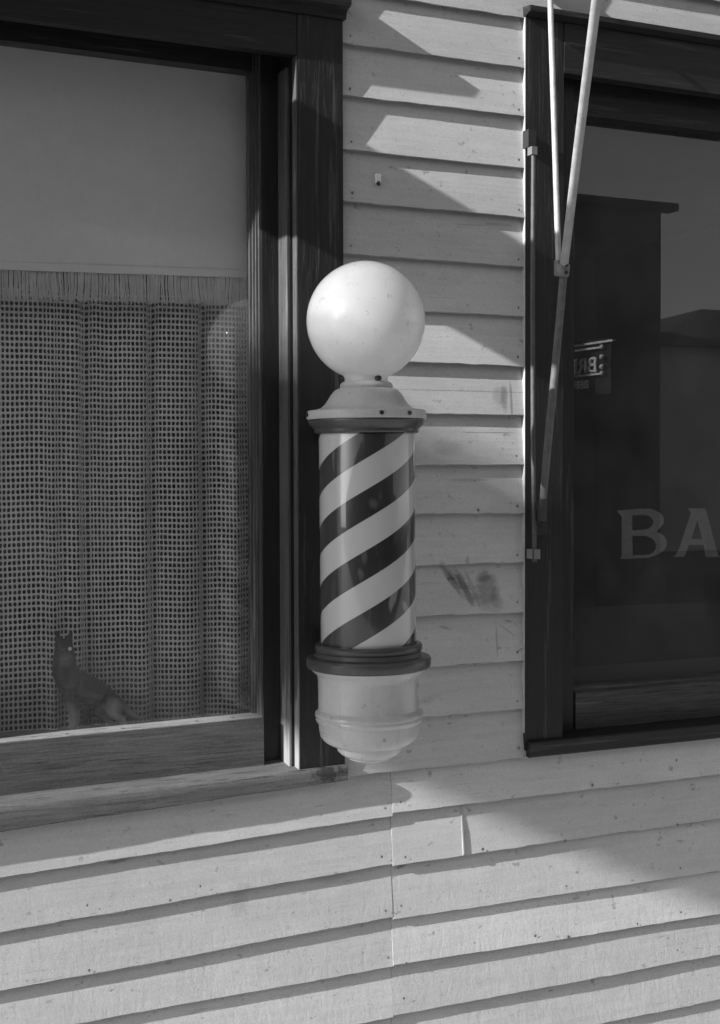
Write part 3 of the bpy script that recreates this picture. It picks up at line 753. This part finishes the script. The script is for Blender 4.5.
# ------------------------------------------------------------------ awning hardware at the right window
P0 = W(541, 520, .04); J0 = W(563, 268, .16)
arm = empty("awning_linkage", W(541, 520, nR), "pale forked awning frame rods rising from the dark casing of the right window", "awning linkage")
g = NB(); tube(g, [W(543, 500, .055), W(547.8, 445, .08), W(553.2, 390, .105), W(558.6, 330, .132), W(563.5, 275, .158)], [.0085, .009, .0088, .0087, .0086], 16); link("lower_rod", g, plain("rust-dark iron rod", .13, .6, .5, 45, metal=.1), arm, smooth=40)
g = NB(); d = W(593.5, 24, .60)-J0; tube(g, [J0+Vector((.002, 0, .0)), J0+d*.5, J0+d*1.35], .0092, 16); link("long_rod", g, M['rod'], arm, smooth=40)
g = NB(); A0 = W(558.5, 262, .15); d2 = W(551, 24, .10)-A0; tube(g, [A0, A0+d2*.5, A0+d2*1.3], .0065, 14); link("stay_rod", g, M['rod'], arm, smooth=40)
g = NB(); dj = (W(565.5, 250, .17)-W(562, 285, .153)).normalized(); c = W(562, 270, .158)
tube(g, [c-dj*.014, c-dj*.012, c+dj*.012, c+dj*.014], [.014, .0165, .0165, .014], 18); 
c2 = W(558, 268, .152); tube(g, [c2-Vector((0, 0, .012)), c2+Vector((0, 0, .016))], .009, 14)
jc = link("joint_collar", g, M['rodworn'], arm, smooth=40)
for q in (-.008, .008):
    g = NB(); b_ = W(562, 270, .158)+Vector((0, -.0163, q)); tube(g, [b_, b_+Vector((-.002, -.005, 0))], .0038, 6); link("bolt", g, M['iron'], jc)
g = NB(); pp = W(541, 520, nR); box(g, pp.x-.016, pp.x+.016, nR-.001, nR+.006, pp.z-.035, pp.z+.045); tube(g, [W(541, 524, .02), W(541, 522, .045)], .007, 12)
tube(g, [W(541, 520, .04), W(543, 498, .056)], [.012, .0095], 12); link("pivot_bracket", g, M['iron'], arm, smooth=35)
g = NB(); e2 = A0+d2*1.3; tube(g, [e2, Vector((e2.x, -.02, e2.z+.02))], .006, 10); box(g, e2.x-.02, e2.x+.02, 0.001, .02, e2.z-.03, e2.z+.06); link("stay_bracket", g, M['iron'], arm, smooth=35)

rail = empty("awning_slide_rail", W(533, 350, nR), "straight upright slide rod clamped along the dark casing beside the forked awning frame rods", "awning hardware")
g = NB(); tube(g, [W(533.5, 147, .036), W(532.5, 300, .036), W(533, 430, .036), W(534.5, 562, .034)], .0052, 12); link("slide_rod", g, plain('rusted slide rod', .085, .6, .45, 45), rail, smooth=40)
g = NB(); c = W(533, 151, .036); box(g, c.x-.0072, c.x+.0072, .024, .043, c.z-.009, c.z+.009); link("top_clip", g, plain('zinc clip', .17, .5, .3, 40), rail, bevel=.002)
g = NB(); c = W(530, 140, .02); box(g, c.x-.010, c.x+.010, nR+.0005, .030, c.z-.018, c.z+.022); link("top_hook", g, M['iron'], rail, bevel=.003)
g = NB(); c = W(535, 554, .03); box(g, c.x-.007, c.x+.007, nR+.0005, .042, c.z-.011, c.z+.011); link("lower_clip", g, plain("bare zinc clip", .22, .5, .2, 30), rail, bevel=.0015)

# small hook on the boards
hk = empty("wall_hook", W(378, 181, -.006), "tiny pale metal hook screwed to the fourth clapboard right of the left window", "hook")
g = NB(); c = W(377.3, 179, -.006); box(g, c.x-.0055, c.x+.0055, -.012, .002, c.z-.009, c.z+.010); link("hook_plate", g, plain('white hook plate', .85, .4, .05, 30), hk, bevel=.001)
g = NB(); tube(g, [W(378, 182, -.006), W(378.6, 184, .006)], .0045, 12); link("hook_stud", g, M['iron'], hk, smooth=40)

# ------------------------------------------------------------------ two unseen boards added to throw the slanting shadows
T = .47
K1a, K1b = 1.291+CAMZ, 1.013+CAMZ
xo = .22
sg = empty("shadow_board", (xo, 0, K1b-T*xo), "unseen blank board added above the left window to cast a shadow band", "shadow board", "unseen boards added to cast shadows")
g = NB(); box(g, xo-.012, xo+.012, .03, .62, K1b-T*xo, K1a-T*xo); link("board", g, M['paintx'], sg, bevel=.003)  # added blocker, sized along the sun for the sharp band
g = NB(); box(g, xo-.006, xo+.006, 0.001, .0298, K1b-T*xo+.06, K1b-T*xo+.10); link("wall_bracket", g, M['iron'], sg)
g = NB(); box(g, xo-.006, xo+.006, 0.001, .0298, K1a-T*xo-.10, K1a-T*xo-.06); link("wall_bracket", g, M['iron'], sg)
K2a, K2b = .719+CAMZ, -.058+CAMZ
xo = -6.2
nb = empty("neighbour_building", (-8.5, 0, 0), "two storey brick building next door to the left of the shop", "building")
g = NB(); box(g, -13, XW0-.2, -6, -.02, 0, 7.2); link("wall", g, plain("old brick", .2, .85, .25, 9, bump=.3), nb)
g = NB(); box(g, -13.1, XW0-.15, -6, .06, 7.2, 7.45); link("cornice", g, M['paintx'], nb)
for x0_ in (-12, -9.6, -7.2):
    for z0_, z1_ in ((.9, 2.6), (4.2, 6.1)):
        g = NB(); box(g, x0_, x0_+1.2, -.03, -.008, z0_, z1_); link("window", g, M['iron'], nb)
sg2 = empty("shadow_board", (xo, 0, K2b-T*xo), "large unseen board added high next door to cast the soft shadow band", "shadow board", "unseen boards added to cast shadows")
g = NB(); box(g, xo-.02, xo+.02, .2, 2.3, K2b-T*xo, K2a-T*xo); link("board", g, M['paintx'], sg2, bevel=.004)  # added blocker, far off so its band falls soft
g = NB(); tube(g, [(xo, .02, K2a-T*xo+.04), (xo, -2.3, K2a-T*xo+.04)], .012, 10); link("hanger_bar", g, M['iron'], sg2)

# ------------------------------------------------------------------ across the street, seen only in the panes
NO = 14.0
c1 = MIR(661, 207, NO); zroof = c1.z
tall_x = MIR(275, 300, NO).x
opp = empty("false_front_building", ((tall_x+c1.x)/2, -NO, 0), "dark flat roofed building across the street mirrored in the right pane", "building")
g = NB(); box(g, tall_x+.05, c1.x, NO, NO+9, 0, zroof); link("wall", g, plain("dark weathered siding", .09, .8, .2, 2), opp)
g = NB(); box(g, tall_x+.06, MIR(668.5, 209, NO).x, NO-.25, NO-.001, zroof-.09, zroof+.02); link("cornice", g, M['paintx'], opp)
for q in range(2):
    xx = tall_x+.8+q*2.6; g = NB(); box(g, xx, xx+1.6, NO-.012, NO+.03, .7, 2.5); link("window", g, M['iron'], opp)
g = NB(); xx = tall_x+5.6; box(g, min(xx, c1.x-1.2), min(xx, c1.x-1.2)+.95, NO-.012, NO+.03, .02, 2.2); link("door", g, M['paintz'], opp)
tallb = empty("brick_block", (tall_x-5, -NO, 0), "tall dark brick block across the street opposite the left window", "building")
g = NB(); box(g, tall_x-14, tall_x, NO, NO+9, 0, 9.5); link("wall", g, plain("dark brick", .07, .85, .25, 2), tallb)
g = NB(); box(g, tall_x-14.1, tall_x+.1, NO-.25, NO-.001, 9.2, 9.5); link("cornice", g, M['paintx'], tallb)
for q in range(4):
    for z0_ in (1.0, 4.2, 6.8):
        xx = tall_x-12.6+q*3.2; g = NB(); box(g, xx, xx+1.3, NO-.012, NO+.03, z0_, z0_+1.7); link("window", g, M['iron'], tallb)
NL = 19.0
l0 = MIR(662, 346, NL); l1 = MIR(720, 335, NL)
low = empty("low_building", (l0.x+2, -NL, 0), "low pale building with a dark pitched roof beyond the flat roofed one", "building")
g = NB(); box(g, l0.x-.2, l0.x+9, NL, NL+8, 0, l0.z); link("wall", g, plain("pale board siding", .75, .8, .1, 2), low)
rd = MIR(702, 309, NL+4)
g = NB(); v = [g.verts.new(p) for p in ((l0.x-.5, -NL+.3, l0.z+.01), (l0.x+9.3, -NL+.3, l0.z+.01), (l0.x+9.3, -NL-8.3, l0.z+.01), (l0.x-.5, -NL-8.3, l0.z+.01), (rd.x, -NL-4, rd.z), (rd.x+5, -NL-4, rd.z))]
for f in ((0,1,5,4),(1,2,5),(2,3,4,5),(3,0,4),(3,2,1,0)): g.faces.new([v[i] for i in f])
link("roof", g, plain("dark shingle", .05, .9, .2, 3), low)
# the lettered sign hung out from the false front: it reads BRI / BEER A, mirrored in the pane
farb = empty("long_store_block", (-30, -NO, 0), "long two storey store block further left across the street", "building")
g = NB(); box(g, -60, tall_x-15.4, NO+.4, NO+9, 0, 8.2); link("wall", g, plain("brown store brick", .09, .85, .25, 2), farb)
g = NB(); box(g, -60.1, tall_x-15.3, NO+.1, NO+.399, 7.9, 8.3); link("cornice", g, M['paintx'], farb)
for q in range(7):
    for z0_ in (1.0, 5.0):
        xx = tall_x-18-q*5; g = NB(); box(g, xx, xx+1.8, NO+.388, NO+.43, z0_, z0_+1.9); link("window", g, M['iron'], farb)
so_ = MIR(603, 360, 11.6); 
bs = empty("lettered_sign", (so_.x, -11.6, so_.z), "bulb edged hanging sign across the street reading BRI over BEER", "sign")
def text_mesh(body, size, x, n0, z, th=.01, bold=.0, wide=1.0):
    cu = bpy.data.curves.new("text_outline", 'FONT'); cu.body = body; cu.size = size; cu.extrude = th/2; cu.offset = bold
    ob = bpy.data.objects.new("tmp", cu); COL.objects.link(ob); dg = bpy.context.evaluated_depsgraph_get()
    me = bpy.data.meshes.new_from_object(ob.evaluated_get(dg)); bm = bmesh.new(); bm.from_mesh(me)
    bpy.data.objects.remove(ob); bpy.data.curves.remove(cu); bpy.data.meshes.remove(me)
    for v in bm.verts: v.co = Vector((x-v.co.z, -n0-v.co.x*wide, z+v.co.y))     # text runs away from the street, face towards -x
    return bm
sxx = so_.x
zt1, zt2, zb1, zb2 = MIR(603, 342, 11.6).z, MIR(601, 347, 11.6).z, MIR(601, 373.5, 11.6).z, MIR(595, 386, 11.6).z
zB0, zB1 = MIR(595, 370.5, 11.6).z, MIR(595, 355, 11.6).z
white = plain("bright sign paint", .8, .5, .05, 10)
g = NB(); box(g, sxx+.02, sxx+.05, 11.45, 13.9, zb2-.1, zt1+.05); link("board", g, plain("black sign board", .03, .5, .2, 5), bs)
for zz, nn in ((zt1, 11.35), (zt2, 11.62), (zb1, 11.62)):
    g = NB(); box(g, sxx-.03, sxx+.0195, nn, 13.9, zz-.013, zz+.013); link("sign_bar", g, white, bs)
hB = zB1-zB0
bm = text_mesh("BRI", hB/.72, sxx, 11.72, zB0, .02, .004, 1.45); link("lettering", bm, white, bs)
bm = text_mesh("BEER", (zb1-zb2-.06)/.72, sxx, 11.92, zb2, .02, .004, 1.5); link("lettering", bm, white, bs)
for zz in (zt2, zB1-.02, zB0+.05, zb1):
    g = NB(); bmesh.ops.create_uvsphere(g, u_segments=12, v_segments=8, radius=.034, matrix=Matrix.Translation((sxx-.03, -11.58, zz))); link("bulb", g, plain("white bulb glass", .8, .1, .05, 5), bs, smooth=True)
